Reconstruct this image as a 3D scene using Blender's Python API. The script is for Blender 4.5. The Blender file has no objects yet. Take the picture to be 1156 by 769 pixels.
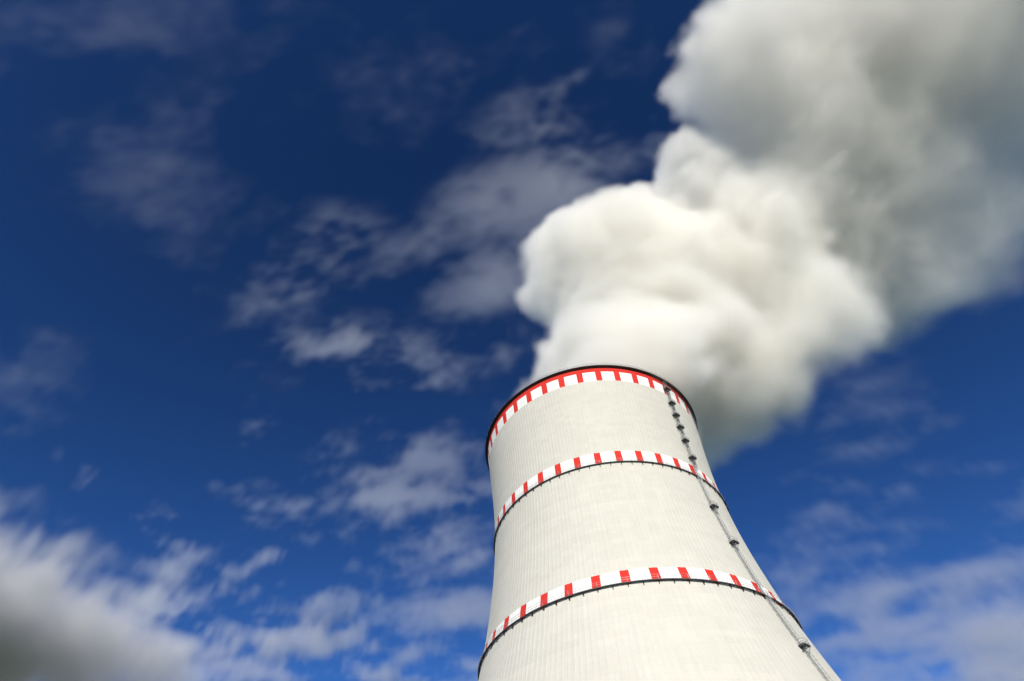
import bpy, bmesh, math, random
import numpy as np
from mathutils import Vector, Matrix

random.seed(7)
SC = bpy.context.scene
COL = SC.collection
R = math.radians

# ------------------------------------------------------------------ camera
CAM_LOC = Vector((0.0, -158.11, 1.7))
PITCH, ROLL, YAW = 0.96975, -0.06464, -0.17846       # yaw: heading to the left of the tower
F_PX = 608.35                                         # focal length in pixels of a 1156 wide frame
FWD = Vector((math.sin(YAW) * math.cos(PITCH), math.cos(YAW) * math.cos(PITCH), math.sin(PITCH)))
R0 = Vector((math.cos(YAW), -math.sin(YAW), 0.0))
U0 = R0.cross(FWD)
RIGHT = R0 * math.cos(ROLL) + U0 * math.sin(ROLL)
UP = -R0 * math.sin(ROLL) + U0 * math.cos(ROLL)
cd = bpy.data.cameras.new('camera')
cd.sensor_width = 36.0
cd.lens = F_PX / 1156 * 36.0
cd.clip_start, cd.clip_end = 0.1, 60000
cam = bpy.data.objects.new('camera', cd)
COL.objects.link(cam)
cam.matrix_world = Matrix(((RIGHT.x, UP.x, -FWD.x, CAM_LOC.x), (RIGHT.y, UP.y, -FWD.y, CAM_LOC.y),
                           (RIGHT.z, UP.z, -FWD.z, CAM_LOC.z), (0, 0, 0, 1)))
SC.camera = cam


def direction(px, py):
    """unit direction of a sight line of the survey photo (1156 x 769)"""
    return (FWD + RIGHT * ((px - 578) / F_PX) - UP * ((py - 384.5) / F_PX)).normalized()


def at_height(px, py, z):
    d = direction(px, py)
    return CAM_LOC + d * ((z - CAM_LOC.z) / d.z)


# ------------------------------------------------------------------ render settings, sun, sky
SC.render.engine = 'CYCLES'
cy = SC.cycles
cy.use_denoising = True
cy.max_bounces = 12
cy.volume_bounces = 10
cy.diffuse_bounces = 3
cy.use_adaptive_sampling = True
cy.adaptive_threshold = 0.03
SC.view_settings.view_transform = 'Standard'
SC.view_settings.look = 'None'
SC.view_settings.gamma = 1.0
SC.view_settings.exposure = 0.35

SUN_ELEV, SUN_AZ = R(23), R(8)      # azimuth: to the right of straight behind the camera
sun_dir = Vector((math.sin(SUN_AZ) * math.cos(SUN_ELEV), -math.cos(SUN_AZ) * math.cos(SUN_ELEV), math.sin(SUN_ELEV)))
sl = bpy.data.lights.new('sun', 'SUN')
sl.energy = 4.2
sl.angle = R(0.5)
sl.color = (1.0, 0.92, 0.79)
so = bpy.data.objects.new('sun', sl)
COL.objects.link(so)
so.rotation_euler = sun_dir.to_track_quat('Z', 'Y').to_euler()
so.location = (0, -300, 400)

w = bpy.data.worlds.new('World')
SC.world = w
w.use_nodes = True
nt = w.node_tree
nt.nodes.clear()
sky = nt.nodes.new('ShaderNodeTexSky')
sky.sky_type = 'NISHITA'
sky.sun_disc = False
sky.sun_elevation = SUN_ELEV
sky.sun_rotation = math.pi - SUN_AZ    # checked: 0 = +Y, turning towards +X
sky.altitude = 3000
sky.air_density = 1.0
sky.dust_density = 0.1
sky.ozone_density = 4.0
bg = nt.nodes.new('ShaderNodeBackground')
bg.inputs['Strength'].default_value = 0.05
out = nt.nodes.new('ShaderNodeOutputWorld')
# the deep, contrasty blue that a polarising filter gives a clear sky
pol = nt.nodes.new('ShaderNodeGamma')
pol.inputs['Gamma'].default_value = 1.5
hs = nt.nodes.new('ShaderNodeHueSaturation')
hs.inputs['Saturation'].default_value = 1.04
hs.inputs['Value'].default_value = 1.06
nt.links.new(sky.outputs[0], pol.inputs['Color'])
nt.links.new(pol.outputs[0], hs.inputs['Color'])
nt.links.new(hs.outputs[0], bg.inputs['Color'])
nt.links.new(bg.outputs[0], out.inputs['Surface'])


# ------------------------------------------------------------------ helpers
def tag(o, label=None, cat=None, group=None, kind=None):
    for k, v in (('label', label), ('category', cat), ('group', group), ('kind', kind)):
        if v:
            o[k] = v
    return o


def obj(name, data, parent=None, mat=None):
    o = bpy.data.objects.new(name, data)
    COL.objects.link(o)
    if parent:
        o.parent = parent
    if mat and not data.materials:
        data.materials.append(mat)
    return o


class MB:
    """collects verts and faces for one mesh"""

    def __init__(self):
        self.v, self.f = [], []

    def add(self, vs, fs):
        n = len(self.v)
        self.v += [tuple(p) for p in vs]
        self.f += [tuple(i + n for i in f) for f in fs]

    def box(self, c, ax, ay, az):
        """centre and three half-extent vectors"""
        c, ax, ay, az = map(Vector, (c, ax, ay, az))
        vs = [c + ax * i + ay * j + az * k for i in (-1, 1) for j in (-1, 1) for k in (-1, 1)]
        self.add(vs, [(0, 1, 3, 2), (4, 6, 7, 5), (0, 4, 5, 1), (2, 3, 7, 6), (0, 2, 6, 4), (1, 5, 7, 3)])

    def bar(self, a, b, r, n=5):
        a, b = Vector(a), Vector(b)
        d = (b - a).normalized()
        x = d.orthogonal().normalized()
        y = d.cross(x)
        vs = []
        for p in (a, b):
            for i in range(n):
                t = 2 * math.pi * i / n
                vs.append(p + x * (r * math.cos(t)) + y * (r * math.sin(t)))
        fs = [(i, (i + 1) % n, n + (i + 1) % n, n + i) for i in range(n)]
        fs += [tuple(range(n - 1, -1, -1)), tuple(range(n, 2 * n))]
        self.add(vs, fs)

    def lathe(self, prof, n=240, closed=True):
        """prof: list of (radius, z); closed section"""
        m = len(prof)
        vs = []
        for i in range(n):
            t = 2 * math.pi * i / n
            for r_, z in prof:
                vs.append((r_ * math.sin(t), -r_ * math.cos(t), z))
        fs = []
        for i in range(n):
            j = (i + 1) % n
            for k in range(m if closed else m - 1):
                l = (k + 1) % m
                fs.append((i * m + k, j * m + k, j * m + l, i * m + l))
        self.add(vs, fs)

    def mesh(self, name, smooth=False):
        me = bpy.data.meshes.new(name)
        me.from_pydata(self.v, [], self.f)
        bm = bmesh.new()
        bm.from_mesh(me)
        bmesh.ops.recalc_face_normals(bm, faces=bm.faces)
        bm.to_mesh(me)
        bm.free()
        if smooth:
            me.polygons.foreach_set('use_smooth', [True] * len(me.polygons))
        me.update()
        return me


def mat_simple(name, col, rough=0.7, metal=0.0, noise=0.25, scale=2.0):
    m = bpy.data.materials.new(name)
    m.use_nodes = True
    t = m.node_tree
    b = t.nodes['Principled BSDF']
    b.inputs['Roughness'].default_value = rough
    b.inputs['Metallic'].default_value = metal
    tc = t.nodes.new('ShaderNodeTexCoord')
    nz = t.nodes.new('ShaderNodeTexNoise')
    nz.inputs['Scale'].default_value = scale
    nz.inputs['Detail'].default_value = 5
    t.links.new(tc.outputs['Object'], nz.inputs['Vector'])
    cr = t.nodes.new('ShaderNodeMix')
    cr.data_type = 'RGBA'
    cr.inputs['A'].default_value = (*[c * (1 - noise) for c in col], 1)
    cr.inputs['B'].default_value = (*[min(1, c * (1 + noise)) for c in col], 1)
    t.links.new(nz.outputs['Fac'], cr.inputs['Factor'])
    t.links.new(cr.outputs['Result'], b.inputs['Base Color'])
    return m


# ------------------------------------------------------------------ ground
gm = MB()
gN = 64
gm.add([(0, 0, 0)] + [(30000 * math.cos(2 * math.pi * i / gN), 30000 * math.sin(2 * math.pi * i / gN), 0) for i in range(gN)],
       [(0, i + 1, (i + 1) % gN + 1) for i in range(gN)])
g = obj('ground', gm.mesh('ground'), mat=mat_simple('grass_ground', (0.07, 0.085, 0.035), 0.95, 0, 0.4, 0.05))
g['kind'] = 'structure'

# ------------------------------------------------------------------ cooling tower
KH = [0, 10, 20, 40, 50, 60, 69, 80, 90, 100, 108, 120, 130, 140, 150]
KR = [65.5, 61.2, 57.0, 49.8, 46.85, 44.25, 42.2, 40.3, 39.0, 38.17, 37.88, 38.0, 38.62, 39.45, 40.35]


def _spline():
    n = len(KH)
    h = [KH[i + 1] - KH[i] for i in range(n - 1)]
    A = np.zeros((n, n))
    b = np.zeros(n)
    A[0, 0] = A[-1, -1] = 1
    for i in range(1, n - 1):
        A[i, i - 1], A[i, i], A[i, i + 1] = h[i - 1], 2 * (h[i - 1] + h[i]), h[i]
        b[i] = 6 * ((KR[i + 1] - KR[i]) / h[i] - (KR[i] - KR[i - 1]) / h[i - 1])
    return h, np.linalg.solve(A, b)


_H, _M = _spline()


def shell_r(z):
    z = min(max(z, 0), 150)
    i = max(0, min(len(KH) - 2, next((k for k in range(len(KH) - 1) if z <= KH[k + 1]), 0)))
    h, a, b = _H[i], KH[i + 1] - z, z - KH[i]
    return (_M[i] * a ** 3 + _M[i + 1] * b ** 3) / (6 * h) + (KR[i] / h - _M[i] * h / 6) * a + (KR[i + 1] / h - _M[i + 1] * h / 6) * b


def P(deg, r, z):
    t = R(deg)
    return Vector((r * math.sin(t), -r * math.cos(t), z))


def radial(deg):
    t = R(deg)
    return Vector((math.sin(t), -math.cos(t), 0))


def tangent(deg):
    t = R(deg)
    return Vector((math.cos(t), math.sin(t), 0))


tower = bpy.data.objects.new('cooling_tower', None)
COL.objects.link(tower)
tag(tower, 'huge off white concrete cooling tower with red and white bands steaming into blue sky', 'cooling tower')


# shell material: painted concrete; the bands and blocks are paint with their own shape
def shell_material():
    m = bpy.data.materials.new('painted_concrete')
    m.use_nodes = True
    t = m.node_tree
    L = t.links.new
    b = t.nodes['Principled BSDF']
    b.inputs['Roughness'].default_value = 0.85
    b.inputs['Specular IOR Level'].default_value = 0.25
    tc = t.nodes.new('ShaderNodeTexCoord')
    sep = t.nodes.new('ShaderNodeSeparateXYZ')
    L(tc.outputs['Object'], sep.inputs[0])

    def M(op, a, b_=None, c=None):
        n = t.nodes.new('ShaderNodeMath')
        n.operation = op
        for i, x in enumerate((a, b_, c)):
            if x is None:
                continue
            if isinstance(x, (int, float)):
                n.inputs[i].default_value = x
            else:
                L(x, n.inputs[i])
        return n.outputs[0]

    z = sep.outputs['Z']
    negy = M('MULTIPLY', sep.outputs['Y'], -1.0)
    ang = M('MULTIPLY', M('ARCTAN2', sep.outputs['X'], negy), 180 / math.pi)

    def noise(vec, scale, detail=4, rough=0.55):
        n = t.nodes.new('ShaderNodeTexNoise')
        n.inputs['Scale'].default_value = scale
        n.inputs['Detail'].default_value = detail
        n.inputs['Roughness'].default_value = rough
        L(vec, n.inputs['Vector'])
        return n.outputs['Fac']

    # cylinder coordinates (metres round the shell, height) for streaks
    cyl = t.nodes.new('ShaderNodeCombineXYZ')
    L(M('MULTIPLY', ang, 0.66), cyl.inputs[0])
    L(z, cyl.inputs[1])
    stretch = t.nodes.new('ShaderNodeVectorMath')
    stretch.operation = 'MULTIPLY'
    L(cyl.outputs[0], stretch.inputs[0])
    stretch.inputs[1].default_value = (1.0, 0.06, 1.0)
    streak = noise(stretch.outputs[0], 1.1, 6, 0.65)
    cloud = noise(tc.outputs['Object'], 0.06, 5, 0.6)
    fine = noise(tc.outputs['Object'], 1.6, 5, 0.6)
    # casting lifts and shutter panels, each a little different
    lift = M('FLOOR', M('DIVIDE', z, 1.5))
    pan = M('FLOOR', M('DIVIDE', ang, 4.615))
    pv = t.nodes.new('ShaderNodeCombineXYZ')
    L(lift, pv.inputs[0])
    L(pan, pv.inputs[1])
    wn = t.nodes.new('ShaderNodeTexWhiteNoise')
    wn.noise_dimensions = '2D'
    L(pv.outputs[0], wn.inputs['Vector'])
    lw = t.nodes.new('ShaderNodeTexWhiteNoise')
    lw.noise_dimensions = '1D'
    L(lift, lw.inputs['W'])
    v = M('ADD', M('MULTIPLY', streak, 0.16), M('MULTIPLY', cloud, 0.16))
    v = M('ADD', v, M('MULTIPLY', fine, 0.10))
    v = M('ADD', v, M('MULTIPLY', wn.outputs['Value'], 0.045))
    v = M('ADD', v, M('MULTIPLY', lw.outputs['Value'], 0.03))
    joint = M('LESS_THAN', M('FRACT', M('DIVIDE', z, 1.5)), 0.05)
    v = M('SUBTRACT', v, M('MULTIPLY', joint, 0.035))
    v = M('ADD', v, 0.755)          # about 1 on average

    def rgb(c):
        n = t.nodes.new('ShaderNodeRGB')
        n.outputs[0].default_value = (*c, 1)
        return n.outputs[0]

    def mix(f, a, b_):
        n = t.nodes.new('ShaderNodeMix')
        n.data_type = 'RGBA'
        L(f, n.inputs['Factor'])
        L(a, n.inputs['A'])
        L(b_, n.inputs['B'])
        return n.outputs['Result']

    def between(x, lo, hi):
        return M('MULTIPLY', M('GREATER_THAN', x, lo), M('LESS_THAN', x, hi))

    concrete = rgb((0.53, 0.513, 0.447))
    white = rgb((0.75, 0.745, 0.70))
    red = rgb((0.57, 0.03, 0.02))
    # a slightly uneven paint edge
    edge = M('MULTIPLY', M('SUBTRACT', noise(tc.outputs['Object'], 0.9, 3), 0.5), 0.18)
    zz = M('ADD', z, edge)
    aa = M('ADD', ang, M('MULTIPLY', edge, 1.2))
    step = 360 / 39
    blk = M('LESS_THAN', M('ABSOLUTE', M('SUBTRACT', M('FRACT', M('ADD', M('DIVIDE', M('ADD', aa, 360 - 2.0), step), 0.5)), 0.5)), 0.158)
    band = M('MAXIMUM', M('MAXIMUM', between(zz, 143.4, 151), between(zz, 108.3, 112.75)), between(zz, 69.1, 72.9))
    top_red = between(zz, 147.75, 151)
    col = mix(band, concrete, mix(M('MAXIMUM', blk, top_red), white, red))
    vc = t.nodes.new('ShaderNodeCombineColor')
    for i in range(3):
        L(v, vc.inputs[i])
    mul = t.nodes.new('ShaderNodeMix')
    mul.data_type = 'RGBA'
    mul.blend_type = 'MULTIPLY'
    mul.inputs['Factor'].default_value = 1
    L(col, mul.inputs['A'])
    L(vc.outputs[0], mul.inputs['B'])
    L(mul.outputs['Result'], b.inputs['Base Color'])
    bump = t.nodes.new('ShaderNodeBump')
    bump.inputs['Strength'].default_value = 0.35
    bump.inputs['Distance'].default_value = 0.15
    L(M('ADD', fine, M('MULTIPLY', streak, 0.8)), bump.inputs['Height'])
    L(bump.outputs[0], b.inputs['Normal'])
    return m


# shell: 200 raised meridional ribs in the mesh itself, an inner face, an open top
def shell_mesh():
    ribs, hs = 216, [0, 8, 16, 24, 32, 38] + list(range(42, 151, 3))
    offs = ((0.0, 0.0), (0.60, 0.0), (0.68, 0.035), (0.92, 0.035))
    vs, fs = [], []
    angs = [(360.0 * (i + u) / ribs, d) for i in range(ribs) for u, d in offs]
    n = len(angs)
    for z in hs:
        r_ = shell_r(z)
        vs += [P(a, r_ + d, z) for a, d in angs]
    for k in range(len(hs) - 1):
        for i in range(n):
            j = (i + 1) % n
            fs.append((k * n + i, k * n + j, (k + 1) * n + j, (k + 1) * n + i))
    base = len(vs)
    for z in hs:
        r_ = shell_r(z) - 0.6
        vs += [P(a, r_, z) for a, d in angs]
    for k in range(len(hs) - 1):
        for i in range(n):
            j = (i + 1) % n
            fs.append((base + k * n + j, base + k * n + i, base + (k + 1) * n + i, base + (k + 1) * n + j))
    e = (len(hs) - 1) * n
    for i in range(n):
        j = (i + 1) % n
        fs.append((e + i, e + j, base + e + j, base + e + i))
    me = bpy.data.meshes.new('shell')
    me.from_pydata([tuple(p) for p in vs], [], fs)
    me.update()
    return me


obj('shell', shell_mesh(), tower, shell_material())

m_dark = mat_simple('weathered_dark_steel', (0.028, 0.026, 0.025), 0.6, 0.3, 0.4, 1.5)
m_steel = mat_simple('galvanised_steel', (0.20, 0.215, 0.22), 0.5, 0.6, 0.3, 1.5)
m_grate = mat_simple('steel_grating', (0.085, 0.09, 0.093), 0.6, 0.5, 0.4, 1.5)


def railing(mb, r, z, n, hgt=1.1, post=0.035, rail=0.035, levels=(0.55, 1.1)):
    for i in range(n):
        a = 360 * i / n
        mb.bar(P(a, r, z), P(a, r, z + hgt), post, 4)
    for lv in levels:
        q = [(r + rail * math.cos(t), z + lv + rail * math.sin(t)) for t in (0.785, 2.356, 3.927, 5.498)]
        mb.lathe(q, 156)


# dark cornice walk round the rim
mb = MB()
mb.lathe([(40.36, 149.62), (40.36, 150.1), (41.3, 150.1), (41.3, 149.86)], 320)
rim = obj('rim_walkway', mb.mesh('rim_walkway'), tower, m_dark)
mb = MB()
railing(mb, 41.2, 150.1, 78)
obj('railing', mb.mesh('railing'), rim, m_steel)


def walkway(z, r_out, name='walkway'):
    rs = shell_r(z) + 0.075
    mb = MB()
    mb.lathe([(rs, z + 0.04), (rs, z + 0.14), (r_out, z + 0.14), (r_out, z + 0.02), (r_out - 0.07, z + 0.02), (r_out - 0.07, z + 0.04)], 320)
    wk = obj(name, mb.mesh(name), tower, m_grate)
    mb = MB()
    railing(mb, r_out - 0.05, z + 0.14, 156)
    obj('railing', mb.mesh('railing'), wk, m_steel)
    # one bracket mesh, copied round the ring
    mb = MB()
    dr = r_out - rs
    rr = shell_r(z - 0.9) + 0.08
    th = 0.09
    for s in (-1,):
        mb.box((0, -(rs + dr / 2), z - 0.1), (th, 0, 0), (0, dr / 2, 0), (0, 0, 0.09))
        mb.bar((0, -(r_out - 0.12), z - 0.16), (0, -rr, z - 0.9), 0.085, 4)
        mb.box((0, -(rs + 0.05), z - 0.5), (th, 0, 0), (0, 0.05, 0), (0, 0, 0.45))
    bme = mb.mesh('bracket')
    bme.materials.append(m_dark)
    back = MB()
    vv = [v.co.copy() for v in bme.vertices]
    ff = [tuple(p.vertices) for p in bme.polygons]
    for i in range(78):
        a = (i + 0.5) * 360 / 78
        if a > 180:
            a -= 360
        if abs(a) < 93:
            o = obj('bracket', bme, wk)
            o.rotation_euler = (0, 0, R(a))
        else:
            mrot = Matrix.Rotation(R(a), 3, 'Z')
            back.add([mrot @ v for v in vv], ff)
    o = obj('bracket_ring', back.mesh('bracket_ring'), wk, m_dark)
    o['kind'] = 'stuff'
    return wk


walkway(108.2, 38.45)
walkway(69.15, 42.9)


# ladder with safety cage and landings
def lad_ang(z):
    return 47.7 + (148 - z) / 33 * 2.4 if z > 115 else 49.4 + 0.6 * min(1, (z - 109) / 6 if z > 109 else 0)


def rung_ladder(z0, z1, cage, cage_mat):
    """one flight from z0 up to z1, standing 0.35 m off the shell"""
    st, cg = MB(), MB()
    steps = max(2, int((z1 - z0) / 1.5))
    zs = [z0 + (z1 - z0) * i / steps for i in range(steps + 1)]
    hw = 0.32

    def pt(z, side, off):
        a = lad_ang(z)
        return P(a, shell_r(z) + off, z) + tangent(a) * side

    for i in range(steps):
        for s in (-hw, hw):
            st.bar(pt(zs[i], s, 0.38), pt(zs[i + 1], s, 0.38), 0.05, 4)
    for i in range(steps + 1):
        for s in (-hw, hw):
            st.bar(pt(zs[i], s, 0.0), pt(zs[i], s, 0.38), 0.04, 4)
    z = z0 + 0.3
    while z < z1:
        st.bar(pt(z, -hw, 0.38), pt(z, hw, 0.38), 0.025, 4)
        z += 0.32
    if cage:
        hoop = [(-0.36, 0.40), (-0.42, 0.75), (-0.26, 1.08), (0, 1.18), (0.26, 1.08), (0.42, 0.75), (0.36, 0.40)]
        z = z0 + 2.2
        while z < z1:
            for (a, b), (c, d) in zip(hoop, hoop[1:]):
                cg.bar(pt(z, a, b), pt(z, c, d), 0.035, 4)
            z += 0.9
        zz = [z0 + 2.2] + [q for q in zs if q > z0 + 2.2]
        for a, b in hoop[1:6]:
            for q, q2 in zip(zz, zz[1:]):
                cg.bar(pt(q, a, b), pt(q2, a, b), 0.035, 4)
    return st, cg


ladder = bpy.data.objects.new('ladder', None)
COL.objects.link(ladder)
ladder.parent = tower
lands = [145.2, 138.6, 133.2, 128.0, 122.4, 115.4, 108.3, 96.6, 84.5, 69.3, 56.5, 44.0]
tops = [149.6] + lands[:-1]
for lo, hi in zip(lands, tops):
    st, cg = rung_ladder(lo, hi + 1.0 if hi < 149 else hi + 0.5, True, None)
    fl = obj('ladder_flight', st.mesh('ladder_flight'), ladder, m_steel)
    if cg.v:
        obj('safety_cage', cg.mesh('safety_cage'), fl, m_grate if lo > 108 else m_steel)


def landing(z, wid=1.15, dep=1.5):
    a = lad_ang(z)
    rs = shell_r(z) + 0.08
    rd, tg = radial(a), tangent(a)
    mb = MB()
    c = P(a, rs + dep / 2, z)
    mb.box(c, tg * wid, rd * (dep / 2), (0, 0, 0.08))
    for s in (-1, 1):
        mb.bar(P(a, rs + dep - 0.15, z - 0.08) + tg * (s * (wid - 0.1)), P(a, shell_r(z - 1.3), z - 1.3) + tg * (s * (wid - 0.1)), 0.08, 4)
    o = obj('landing', mb.mesh('landing'), ladder, m_grate)
    rl = MB()
    cs = [(-wid + .05, 0.1), (-wid + .05, dep - .06), (0, dep - .06), (wid - .05, dep - .06), (wid - .05, 0.1)]
    pts = [P(a, rs + d, z + 0.08) + tg * s for s, d in cs]
    for p in pts:
        rl.bar(p, p + Vector((0, 0, 1.1)), 0.05, 4)
    for lv in (0.12, 0.55, 1.1):
        for p, q in zip(pts, pts[1:]):
            rl.bar(p + Vector((0, 0, lv)), q + Vector((0, 0, lv)), 0.05 if lv != 0.12 else 0.09, 4)
    obj('railing', rl.mesh('railing'), o, m_steel)
    return o


for z in lands:
    if z not in (108.3, 69.3):
        landing(z)
# ------------------------------------------------------------------ steam and clouds: real density grids
def lattice_noise(shape, cells, rng):
    """smooth value noise on a grid of the given shape; cells = lattice cells along each axis"""
    lat = rng.standard_normal([max(2, int(c)) + 3 for c in cells]).astype(np.float32)
    a = lat
    for ax, (n, c) in enumerate(zip(shape, cells)):
        c = max(2, int(c))
        x = np.linspace(0, c, n, endpoint=False) + 1
        i = np.floor(x).astype(int)
        f = (x - i).astype(np.float32)
        w0 = (1 - f) ** 3 / 6
        w1 = (3 * f ** 3 - 6 * f ** 2 + 4) / 6
        w2 = (-3 * f ** 3 + 3 * f ** 2 + 3 * f + 1) / 6
        w3 = f ** 3 / 6
        sh = [1, 1, 1]
        sh[ax] = n
        a = sum(np.take(a, i + k - 1, axis=ax) * w_.reshape(sh).astype(np.float32) for k, w_ in enumerate((w0, w1, w2, w3)))
    return a / (a.std() + 1e-9)


def fbm(shape, vox, size, octaves, rng, gain=0.5, stretch=(1, 1, 1)):
    """sum of octaves, largest feature about `size` metres; unit deviation"""
    tot, amp, norm = 0, 1.0, 0.0
    for o in range(octaves):
        s = size / 2 ** o
        cells = [n * vox / (s * st) for n, st in zip(shape, stretch)]
        if s < vox * 1.2:
            break
        tot = tot + amp * lattice_noise(shape, cells, rng)
        norm += amp * amp
        amp *= gain
    return tot / math.sqrt(norm)


def smooth(x, lo, hi):
    t_ = np.clip((x - lo) / (hi - lo), 0, 1)
    return t_ * t_ * (3 - 2 * t_)


def volume_material(name, scale, col=(1, 1, 1), g=0.0):
    m = bpy.data.materials.new(name)
    m.use_nodes = True
    t = m.node_tree
    t.nodes.clear()
    o = t.nodes.new('ShaderNodeOutputMaterial')
    pv = t.nodes.new('ShaderNodeVolumePrincipled')
    pv.inputs['Color'].default_value = (*col, 1)
    pv.inputs['Anisotropy'].default_value = g
    pv.inputs['Density'].default_value = scale
    pv.inputs['Density Attribute'].default_value = 'density'
    t.links.new(pv.outputs[0], o.inputs['Volume'])
    return m


def make_volume(name, lo, vox, dens, mat, rot=0.0, loc=(0, 0, 0)):
    """a Volume object whose grid holds the array `dens` (values computed above)"""
    nx, ny, nz = dens.shape
    me = bpy.data.meshes.new(name + '_values')
    me.vertices.add(dens.size)
    at = me.attributes.new('d', 'FLOAT', 'POINT')
    at.data.foreach_set('value', np.ascontiguousarray(dens, dtype=np.float32).ravel())
    src = bpy.data.objects.new(name + '_values', me)          # never linked to the scene: only a table of numbers
    v = bpy.data.volumes.new(name)
    o = bpy.data.objects.new(name, v)
    COL.objects.link(o)
    ng = bpy.data.node_groups.new(name + '_grid', 'GeometryNodeTree')
    ng.interface.new_socket('Geometry', in_out='INPUT', socket_type='NodeSocketGeometry')
    ng.interface.new_socket('Geometry', in_out='OUTPUT', socket_type='NodeSocketGeometry')
    N, L = ng.nodes.new, ng.links.new
    go = N('NodeGroupOutput')
    oi = N('GeometryNodeObjectInfo')
    oi.inputs['Object'].default_value = src
    vc = N('GeometryNodeVolumeCube')
    hi = [lo[i] + vox * ((nx, ny, nz)[i] - 1) for i in range(3)]
    vc.inputs['Min'].default_value = lo
    vc.inputs['Max'].default_value = hi
    for k, n in zip('XYZ', (nx, ny, nz)):
        vc.inputs['Resolution ' + k].default_value = n
    pos = N('GeometryNodeInputPosition')
    sub = N('ShaderNodeVectorMath')
    sub.operation = 'SUBTRACT'
    L(pos.outputs[0], sub.inputs[0])
    sub.inputs[1].default_value = lo
    div = N('ShaderNodeVectorMath')
    div.operation = 'SCALE'
    L(sub.outputs[0], div.inputs[0])
    div.inputs['Scale'].default_value = 1.0 / vox
    sp = N('ShaderNodeSeparateXYZ')
    L(div.outputs[0], sp.inputs[0])

    def toint(s):
        n = N('FunctionNodeFloatToInt')
        n.rounding_mode = 'ROUND'
        L(s, n.inputs[0])
        return n.outputs[0]

    def imath(op, a, b, c=None):
        n = N('FunctionNodeIntegerMath')
        n.operation = op
        for i, x in enumerate((a, b, c)):
            if x is None:
                continue
            if isinstance(x, int):
                n.inputs[i].default_value = x
            else:
                L(x, n.inputs[i])
        return n.outputs[0]
    ix, iy, iz = (toint(sp.outputs[i]) for i in range(3))
    idx = imath('MULTIPLY_ADD', imath('MULTIPLY_ADD', ix, ny, iy), nz, iz)
    na = N('GeometryNodeInputNamedAttribute')
    na.data_type = 'FLOAT'
    na.inputs['Name'].default_value = 'd'
    si = N('GeometryNodeSampleIndex')
    si.data_type = 'FLOAT'
    si.domain = 'POINT'
    si.clamp = True
    L(oi.outputs['Geometry'], si.inputs['Geometry'])
    L(na.outputs['Attribute'], si.inputs['Value'])
    L(idx, si.inputs['Index'])
    L(si.outputs[0], vc.inputs['Density'])
    sm = N('GeometryNodeSetMaterial')
    sm.inputs['Material'].default_value = mat
    L(vc.outputs[0], sm.inputs[0])
    L(sm.outputs[0], go.inputs[0])
    md = o.modifiers.new('grid', 'NODES')
    md.node_group = ng
    v.materials.append(mat)
    o.location = loc
    return o


# ---- steam plume: swelling puffs carried up, to the right and back over the camera
# (sight line x, y, height of the puff's centre, apparent radius: turned into metres at that distance)
PUFFS = [(690, 430, 148, 88), (735, 440, 152, 62), (668, 424, 158, 60), (640, 416, 162, 46), (656, 408, 164, 50), (700, 390, 172, 78), (745, 400, 172, 90),
         (660, 300, 204, 66), (634, 298, 208, 46), (690, 284, 208, 54), (712, 306, 206, 62), (690, 345, 192, 66), (764, 326, 204, 78), (735, 292, 212, 42),
         (800, 440, 176, 55), (804, 470, 168, 44), (836, 430, 182, 50), (775, 430, 176, 56), (858, 398, 190, 52), (918, 350, 203, 56), (830, 340, 203, 84),
         (812, 214, 246, 54), (794, 182, 252, 40), (800, 262, 232, 50), (860, 250, 238, 92), (940, 280, 226, 78), (1005, 290, 222, 66),
         (846, 82, 278, 70), (790, 92, 280, 28), (812, 50, 286, 36), (862, 150, 264, 62), (920, 150, 262, 92), (1000, 200, 248, 96),
         (1085, 235, 240, 84), (1165, 215, 246, 110), (870, 20, 298, 66), (940, 40, 292, 96), (1030, 90, 280, 106), (1120, 110, 276, 110),
         (920, -60, 320, 90), (1020, -40, 316, 110), (1120, 0, 306, 116), (1230, 60, 292, 126), (1260, 170, 262, 110),
         (985, 335, 232, 50), (900, 262, 232, 80), (880, 240, 226, 70), (1150, 285, 238, 72), (950, 330, 226, 64), (1040, 290, 235, 80), (1090, 290, 240, 74), (890, 305, 230, 74), (980, 330, 222, 50), (1060, 300, 230, 62), (1130, 300, 236, 60), (770, 255, 236, 46), (740, 262, 226, 38),
         (1010, -170, 350, 120), (1130, -130, 345, 130), (1250, -90, 335, 140)]


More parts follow.
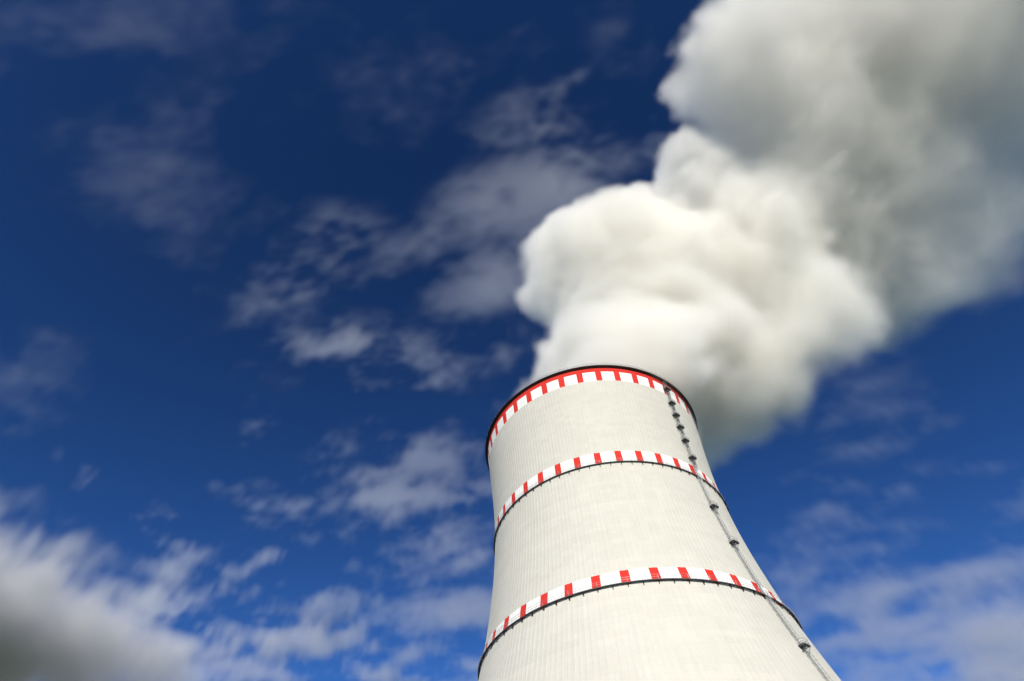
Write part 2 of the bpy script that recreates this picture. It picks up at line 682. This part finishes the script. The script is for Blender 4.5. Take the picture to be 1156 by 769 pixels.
def steam_density(vox):
    rng = np.random.default_rng(11)
    C = []
    for x, y, z, r_ in PUFFS:
        k = 1.08 if (x, y) in ((800, 440), (804, 470), (836, 430), (775, 430), (858, 398), (918, 350)) else 1.22
        c = at_height(x, y, z * k)
        C.append((np.array(c), r_ * (c - CAM_LOC).dot(FWD) / F_PX))
    C += [(np.array(p), r_) for p, r_ in (((7.0, 0.0, 148.0), 31.0), ((9.0, -1.0, 162.0), 30.0), ((12.0, -3.0, 176.0), 29.0))]
    lo = np.min([c - r_ * 1.25 for c, r_ in C], axis=0)
    hi = np.max([c + r_ * 1.25 for c, r_ in C], axis=0)
    lo[2] = 138.0
    shape = [int(math.ceil((h - l) / vox)) + 1 for l, h in zip(lo, hi)]
    print('steam grid', shape, np.prod(shape) / 1e6, lo, hi)
    S = np.full(shape, -60.0, np.float32)                     # distance inside the union of balls

    def stamp(c, r_, reach=1.3):
        a = np.maximum(0, np.floor((c - r_ * reach - lo) / vox)).astype(int)
        b = np.minimum(shape, np.ceil((c + r_ * reach - lo) / vox).astype(int) + 1)
        if np.any(b <= a):
            return
        g_ = [(lo[i] + vox * np.arange(a[i], b[i]) - c[i]).astype(np.float32) for i in range(3)]
        d = np.sqrt(g_[0][:, None, None] ** 2 + g_[1][None, :, None] ** 2 + g_[2][None, None, :] ** 2)
        v_ = S[a[0]:b[0], a[1]:b[1], a[2]:b[2]]
        np.maximum(v_, r_ - d, out=v_)

    for c, r_ in C:
        stamp(c, r_ * 1.05, 2.0)

    def blur(A, sig):
        k = int(3 * sig) + 1
        wts = np.exp(-0.5 * (np.arange(-k, k + 1) / sig) ** 2)
        wts = (wts / wts.sum()).astype(np.float32)
        for ax in range(3):
            pad = [(k, k) if q == ax else (0, 0) for q in range(3)]
            B_ = np.pad(A, pad, mode='edge')
            sl = lambda i: tuple(slice(i, i + A.shape[ax]) if q == ax else slice(None) for q in range(3))
            A = sum(w_ * B_[sl(i)] for i, w_ in enumerate(wts))
        return A
    S = blur(np.maximum(S, -25), 8.0 / vox)                     # puffs run together
    body = S.copy()
    for c, r_ in C:
        for _ in range(46):                                    # cauliflower heads over the skin of the plume
            n = rng.standard_normal(3)
            n /= np.linalg.norm(n)
            p = c + n * r_
            i_ = np.round((p - lo) / vox).astype(int)
            if np.any(i_ < 0) or np.any(i_ >= shape):
                continue
            s0 = body[tuple(i_)]
            if s0 > 9 or s0 < -7:
                continue
            r1 = rng.uniform(5.0, 11.0)
            c1 = c + n * (r_ + s0 - r1 * rng.uniform(0.5, 0.95))
            stamp(c1, r1)
            for _ in range(8):
                n2 = n + 0.9 * rng.standard_normal(3)
                n2 /= np.linalg.norm(n2)
                r2_ = r1 * rng.uniform(0.25, 0.5)
                stamp(c1 + n2 * (r1 - r2_ * 0.4), r2_)
    # stir the puffs: sample the union at displaced points
    I = [np.arange(n, dtype=np.float32).reshape([-1 if k == ax else 1 for k in range(3)]) for ax, n in enumerate(shape)]
    Q = []
    for ax in range(3):
        q = I[ax] + (fbm(shape, vox, 30, 2, rng) * 3.0 + fbm(shape, vox, 11, 2, rng) * 1.2) / vox
        Q.append(np.clip(q, 0, shape[ax] - 1.001))
    B = [np.floor(q).astype(np.int32) for q in Q]
    W = [q - b_ for q, b_ in zip(Q, B)]
    T = 0
    for k in range(8):
        o = [(k >> ax) & 1 for ax in range(3)]
        wt = 1
        for ax in range(3):
            wt = wt * (W[ax] if o[ax] else 1 - W[ax])
        T = T + wt * S[B[0] + o[0], B[1] + o[1], B[2] + o[2]]
    S = T.astype(np.float32)
    big = fbm(shape, vox, 70, 3, rng)
    small = fbm(shape, vox, 20, 4, rng, gain=0.62)
    X = (lo[0] + vox * np.arange(shape[0])).astype(np.float32)[:, None, None]
    Y = (lo[1] + vox * np.arange(shape[1])).astype(np.float32)[None, :, None]
    Z = (lo[2] + vox * np.arange(shape[2])).astype(np.float32)[None, None, :]
    # age: how far the steam has been carried; older steam is thinner and more ragged, most so on its lower lee side
    age = np.clip((X - 40) / 330, 0, 1)
    lee = np.clip((X - (Z - 150) * 1.1 - 45) / 140, 0, 1)
    lee = np.maximum(lee, 0.28 * smooth(X, 44, 78) * (1 - smooth(Z, 195, 240)))      # the ragged tail behind the rim
    S += big * (1.2 + 4.0 * age + 9.0 * lee) + small * (1.5 + 2.2 * age + 3.0 * lee)
    S += 1.0
    soft = 3.6 + 9.0 * age + 22.0 * lee
    d = np.clip(S / soft, 0, 1) ** 1.6
    d *= (0.078 - 0.048 * smooth(age, 0.1, 0.75)) * (1 - 0.6 * lee) * np.clip(1 + 0.25 * big, 0.3, 2)
    heart = body - 23.0 - 60.0 * age - 70.0 * lee                 # > 0 well inside the thick steam
    # inside the tower's mouth the steam fills the shell, not the concrete
    rad = np.sqrt(X * X + Y * Y)
    d = np.where((Z < 150.5) & (rad > 39.2), 0, d)
    heart[:, :, :max(1, int((152 - lo[2]) / vox))] = -1
    for ax in range(3):                                        # empty faces
        sl_ = [slice(None)] * 3
        for e in (0, -1):
            sl_[ax] = e
            d[tuple(sl_)] = 0
            heart[tuple(sl_)] = -1
    return lo, (d / 0.1).astype(np.float32), heart.astype(np.float32)


def surface_net(f, lo, h, name):
    """mesh of the surface f = 0 (naive surface nets), positive inside"""
    f = np.where(f > 0, f, np.minimum(f, -1e-4))
    ins = f > 0
    nx, ny, nz = f.shape
    acc = np.zeros((nx - 1, ny - 1, nz - 1, 3), np.float32)
    cnt = np.zeros((nx - 1, ny - 1, nz - 1), np.float32)
    corner = lambda A, o: A[o[0]:nx - 1 + o[0], o[1]:ny - 1 + o[1], o[2]:nz - 1 + o[2]]
    for ax in range(3):
        for u in (0, 1):
            for v_ in (0, 1):
                o = [u, v_]
                o.insert(ax, 0)
                o2 = list(o)
                o2[ax] = 1
                a, b_ = corner(f, o), corner(f, o2)
                cr = (a > 0) != (b_ > 0)
                t_ = np.where(cr, a / np.where(cr, a - b_, 1), 0)
                for k in range(3):
                    acc[..., k] += np.where(cr, o[k] + (t_ if k == ax else 0), 0)
                cnt += cr
    on = cnt > 0
    idx = np.full(on.shape, -1, np.int64)
    idx[on] = np.arange(on.sum())
    base = np.stack(np.nonzero(on), 1)
    V = (base + acc[on] / cnt[on][:, None]) * h + lo
    F = []
    for ax in range(3):
        o2 = [0, 0, 0]
        o2[ax] = 1
        a = ins[:nx - o2[0], :ny - o2[1], :nz - o2[2]]
        b_ = ins[o2[0]:, o2[1]:, o2[2]:]
        p = np.stack(np.nonzero(a != b_), 1)
        u, v_ = [k for k in range(3) if k != ax]
        p = p[(p[:, u] > 0) & (p[:, v_] > 0) & (p[:, u] < f.shape[u] - 1) & (p[:, v_] < f.shape[v_] - 1)]
        q = []
        for du, dv in ((1, 1), (0, 1), (0, 0), (1, 0)):
            c = p.copy()
            c[:, u] -= du
            c[:, v_] -= dv
            q.append(idx[c[:, 0], c[:, 1], c[:, 2]])
        q = np.stack(q, 1)
        out_ = a[p[:, 0], p[:, 1], p[:, 2]]
        flip = out_ if ax != 1 else ~out_
        q[~flip] = q[~flip][:, ::-1]
        F.append(q)
    F = np.concatenate(F)
    F = F[(F >= 0).all(1)]
    lab = np.arange(len(V))                                    # keep the largest connected piece
    while True:
        new = lab.copy()
        lowest = lab[F].min(axis=1)
        for k in range(4):
            np.minimum.at(new, F[:, k], lowest)
        new = new[new]
        if (new == lab).all():
            break
        lab = new
    main = np.bincount(lab).argmax()
    F = F[lab[F[:, 0]] == main]
    used = np.unique(F)
    remap = np.full(len(V), -1)
    remap[used] = np.arange(len(used))
    V, F = V[used], remap[F]
    me = bpy.data.meshes.new(name)
    me.from_pydata(V.tolist(), [], F.tolist())
    me.polygons.foreach_set('use_smooth', [True] * len(me.polygons))
    me.update()
    return me


VOX = 1.8
lo, d, heart = steam_density(VOX)
steam = make_volume('steam_plume', tuple(float(x) for x in lo), VOX, d, volume_material('steam', 0.1, (0.997, 0.987, 0.953), 0.0))
tag(steam, 'thick white plume of steam billowing from the tower mouth and drifting right', 'steam')
# opaque diffuse core, added inside the plume to brighten the steam
n2 = [s_ // 2 * 2 for s_ in heart.shape]
h2 = heart[:n2[0], :n2[1], :n2[2]].reshape(n2[0] // 2, 2, n2[1] // 2, 2, n2[2] // 2, 2).mean(axis=(1, 3, 5))
m_heart = bpy.data.materials.new('core_diffuse')
m_heart.use_nodes = True
mh = m_heart.node_tree
mh.nodes.clear()
mo = mh.nodes.new('ShaderNodeOutputMaterial')
df = mh.nodes.new('ShaderNodeBsdfDiffuse')
df.inputs['Color'].default_value = (0.84, 0.82, 0.76, 1)
mh.links.new(df.outputs[0], mo.inputs['Surface'])
core = obj('opaque_core', surface_net(h2, np.array(lo) + VOX * 0.5, VOX * 2, 'opaque_core'), steam, m_heart)
print('core', len(core.data.polygons))


# ---- clouds: layers of real density at their own heights
def pixel_of(X, Y, Z):
    """survey-photo coordinates of points, to lay each cloud out where it hangs"""
    dx, dy, dz = X - CAM_LOC.x, Y - CAM_LOC.y, Z - CAM_LOC.z
    dep = dx * FWD.x + dy * FWD.y + dz * FWD.z
    dep = np.where(dep > 1, dep, 1e9)
    return (578 + F_PX * (dx * RIGHT.x + dy * RIGHT.y + dz * RIGHT.z) / dep,
            384.5 - F_PX * (dx * UP.x + dy * UP.y + dz * UP.z) / dep)


def cloud(label, blobs, alt, thick, vox, size, seed, strength, thr=0.35, span=0.5, rough=0.45, octaves=6, gain=0.55, stretch=(1.7, 1, 5), puffy=0.0, grey=0.985):
    rng = np.random.default_rng(seed)
    pts = []
    for (bx, by, sx, sy, rot, amp) in blobs:
        for t_ in range(0, 360, 30):
            u, v_ = 1.7 * sx * math.cos(R(t_)), 1.7 * sy * math.sin(R(t_))
            px = bx + u * math.cos(R(rot)) - v_ * math.sin(R(rot))
            py = by + u * math.sin(R(rot)) + v_ * math.cos(R(rot))
            if direction(px, py).z > 0.2:
                pts.append(np.array(at_height(px, py, alt)))
    lo, hi = np.min(pts, axis=0), np.max(pts, axis=0)
    lo[2], hi[2] = alt - thick * 0.5, alt + thick * 0.5
    shape = [int((h - l) / vox) + 2 for l, h in zip(lo, hi)]
    print('cloud grid', label[:30], shape, np.prod(shape) / 1e6)
    X = (lo[0] + vox * np.arange(shape[0]))[:, None]
    Y = (lo[1] + vox * np.arange(shape[1]))[None, :]
    wx = fbm((shape[0], shape[1], 3), vox, size * 1.5, 3, rng)[:, :, 1] * 10
    wy = fbm((shape[0], shape[1], 3), vox, size * 1.5, 3, rng)[:, :, 1] * 10
    px, py = pixel_of(X, Y, alt)
    px, py = px + wx, py + wy
    m = np.zeros(shape[:2])
    for (bx, by, sx, sy, rot, amp) in blobs:
        c, s = math.cos(R(rot)), math.sin(R(rot))
        u = ((px - bx) * c + (py - by) * s) / sx
        v_ = (-(px - bx) * s + (py - by) * c) / sy
        m = np.maximum(m, amp * np.exp(-(u * u + v_ * v_) * 0.9)) + 0.15 * amp * np.exp(-(u * u + v_ * v_))
    n = fbm(tuple(shape), vox, size, octaves, rng, gain=gain, stretch=stretch)
    Z = (lo[2] + vox * np.arange(shape[2]))
    zn = ((Z - alt) / (thick * 0.5))[None, None, :]
    tall = (0.35 + 0.65 * np.clip(m, 0, 1))[:, :, None]
    prof = np.clip(1 - (zn / tall) ** 2, 0, 1)
    m3 = m[:, :, None]
    d = smooth(m3 + rough * n * np.clip(m3 * 6, 0, 1) - thr - puffy * (1 - prof), 0, span) * prof ** 0.5 * (0.4 + m3 ** 1.5)
    for ax in range(3):
        for e in (0, -1):
            q = [slice(None)] * 3
            q[ax] = e
            d[tuple(q)] = 0
    o = make_volume('cloud', tuple(float(v) for v in lo), vox, d.astype(np.float32), volume_material('cloud_vapour', strength, (grey, grey, grey), 0.2))
    tag(o, label, 'cloud', 'clouds in the sky')
    return o


cloud('heavy grey bottomed cloud bank filling the lower left corner of the sky',
      [(-10, 680, 120, 75, 15, 0.66), (-90, 750, 190, 120, 0, 1.2), (80, 760, 130, 75, 10, 0.75), (-10, 610, 110, 50, 20, 0.6),
       (70, 645, 120, 55, 30, 0.58), (200, 770, 110, 45, 0, 0.5), (60, 880, 300, 80, 0, 1.1)],
      1000, 230, 8, 220, 4, 0.020, thr=0.27, span=0.9, rough=0.33, puffy=0.15, gain=0.75, stretch=(1.3, 1, 2.5), grey=0.94)  # grey lowered: some of the bank's shading is put into its vapour colour
cloud('broken field of small white cloud patches along the bottom left of the tower',
      [(150, 690, 130, 50, 25, 0.52), (260, 715, 150, 60, 8, 0.66), (380, 730, 120, 50, 5, 0.62), (450, 775, 110, 40, 0, 0.55), (170, 580, 110, 22, 38, 0.42),
       (300, 640, 110, 28, 5, 0.55), (190, 640, 100, 40, 20, 0.42), (330, 690, 90, 24, 10, 0.4), (250, 830, 260, 60, 0, 0.7)],
      1300, 110, 6, 170, 31, 0.0085, thr=0.28, span=0.75, rough=0.38, gain=0.76, stretch=(1.3, 1, 5))
cloud('pale streaky cloud low in the sky to the right of the tower',
      [(1040, 690, 210, 110, -15, 0.36), (985, 510, 90, 90, 0, 0.3), (1000, 690, 140, 70, -20, 0.5), (930, 700, 60, 55, 0, 0.45), (1090, 660, 120, 60, -15, 0.52), (1150, 740, 130, 90, 0, 0.75), (1060, 790, 150, 60, 0, 0.6),
       (975, 500, 60, 70, 0, 0.36), (1000, 585, 110, 24, -8, 0.42), (1060, 540, 90, 26, 0, 0.38), (1140, 575, 90, 46, -10, 0.46), (900, 640, 50, 40, -40, 0.4)],
      1500, 130, 7, 180, 8, 0.0048, thr=0.15, span=0.9, rough=0.28, gain=0.76, stretch=(1.9, 1, 5))
cloud('thin wispy cloud beside the left edge of the steam plume',
      [(640, 200, 130, 48, -25, 0.55), (550, 240, 90, 40, -25, 0.48), (558, 316, 75, 44, -25, 0.55), (700, 170, 90, 60, 0, 0.5), (640, 130, 90, 50, -20, 0.45),
       (590, 390, 70, 60, 0, 0.46), (480, 270, 90, 30, -25, 0.34)],
      1700, 120, 6, 210, 22, 0.006, thr=0.20, span=0.9, rough=0.31, gain=0.75)
cloud('mottled thin cloud left of the tower at mid height of the sky',
      [(400, 395, 120, 42, 18, 0.5), (470, 425, 110, 40, 20, 0.52), (400, 310, 110, 70, 0, 0.38), (450, 575, 160, 56, 8, 0.52), (520, 600, 100, 54, 0, 0.5),
       (450, 505, 140, 44, 15, 0.45), (520, 690, 80, 30, -10, 0.52), (530, 540, 80, 50, 0, 0.46), (340, 570, 110, 36, 5, 0.44), (520, 750, 80, 32, -15, 0.52)],
      1700, 110, 6, 200, 9, 0.0068, thr=0.22, span=0.85, rough=0.34, gain=0.76)
cloud('faint veil of high cloud across the top left of the sky',
      [(540, 55, 210, 70, -8, 0.46), (430, 115, 110, 60, -30, 0.44), (230, 220, 140, 110, 30, 0.36), (270, 70, 100, 140, 20, 0.34), (30, 430, 60, 90, 40, 0.42),
       (150, 40, 180, 90, 0, 0.34), (670, 40, 140, 60, 0, 0.46), (110, 150, 130, 100, 0, 0.33), (300, 340, 140, 80, 10, 0.36)],
      2100, 140, 9, 280, 12, 0.0021, thr=0.19, span=0.95, rough=0.26, gain=0.75)
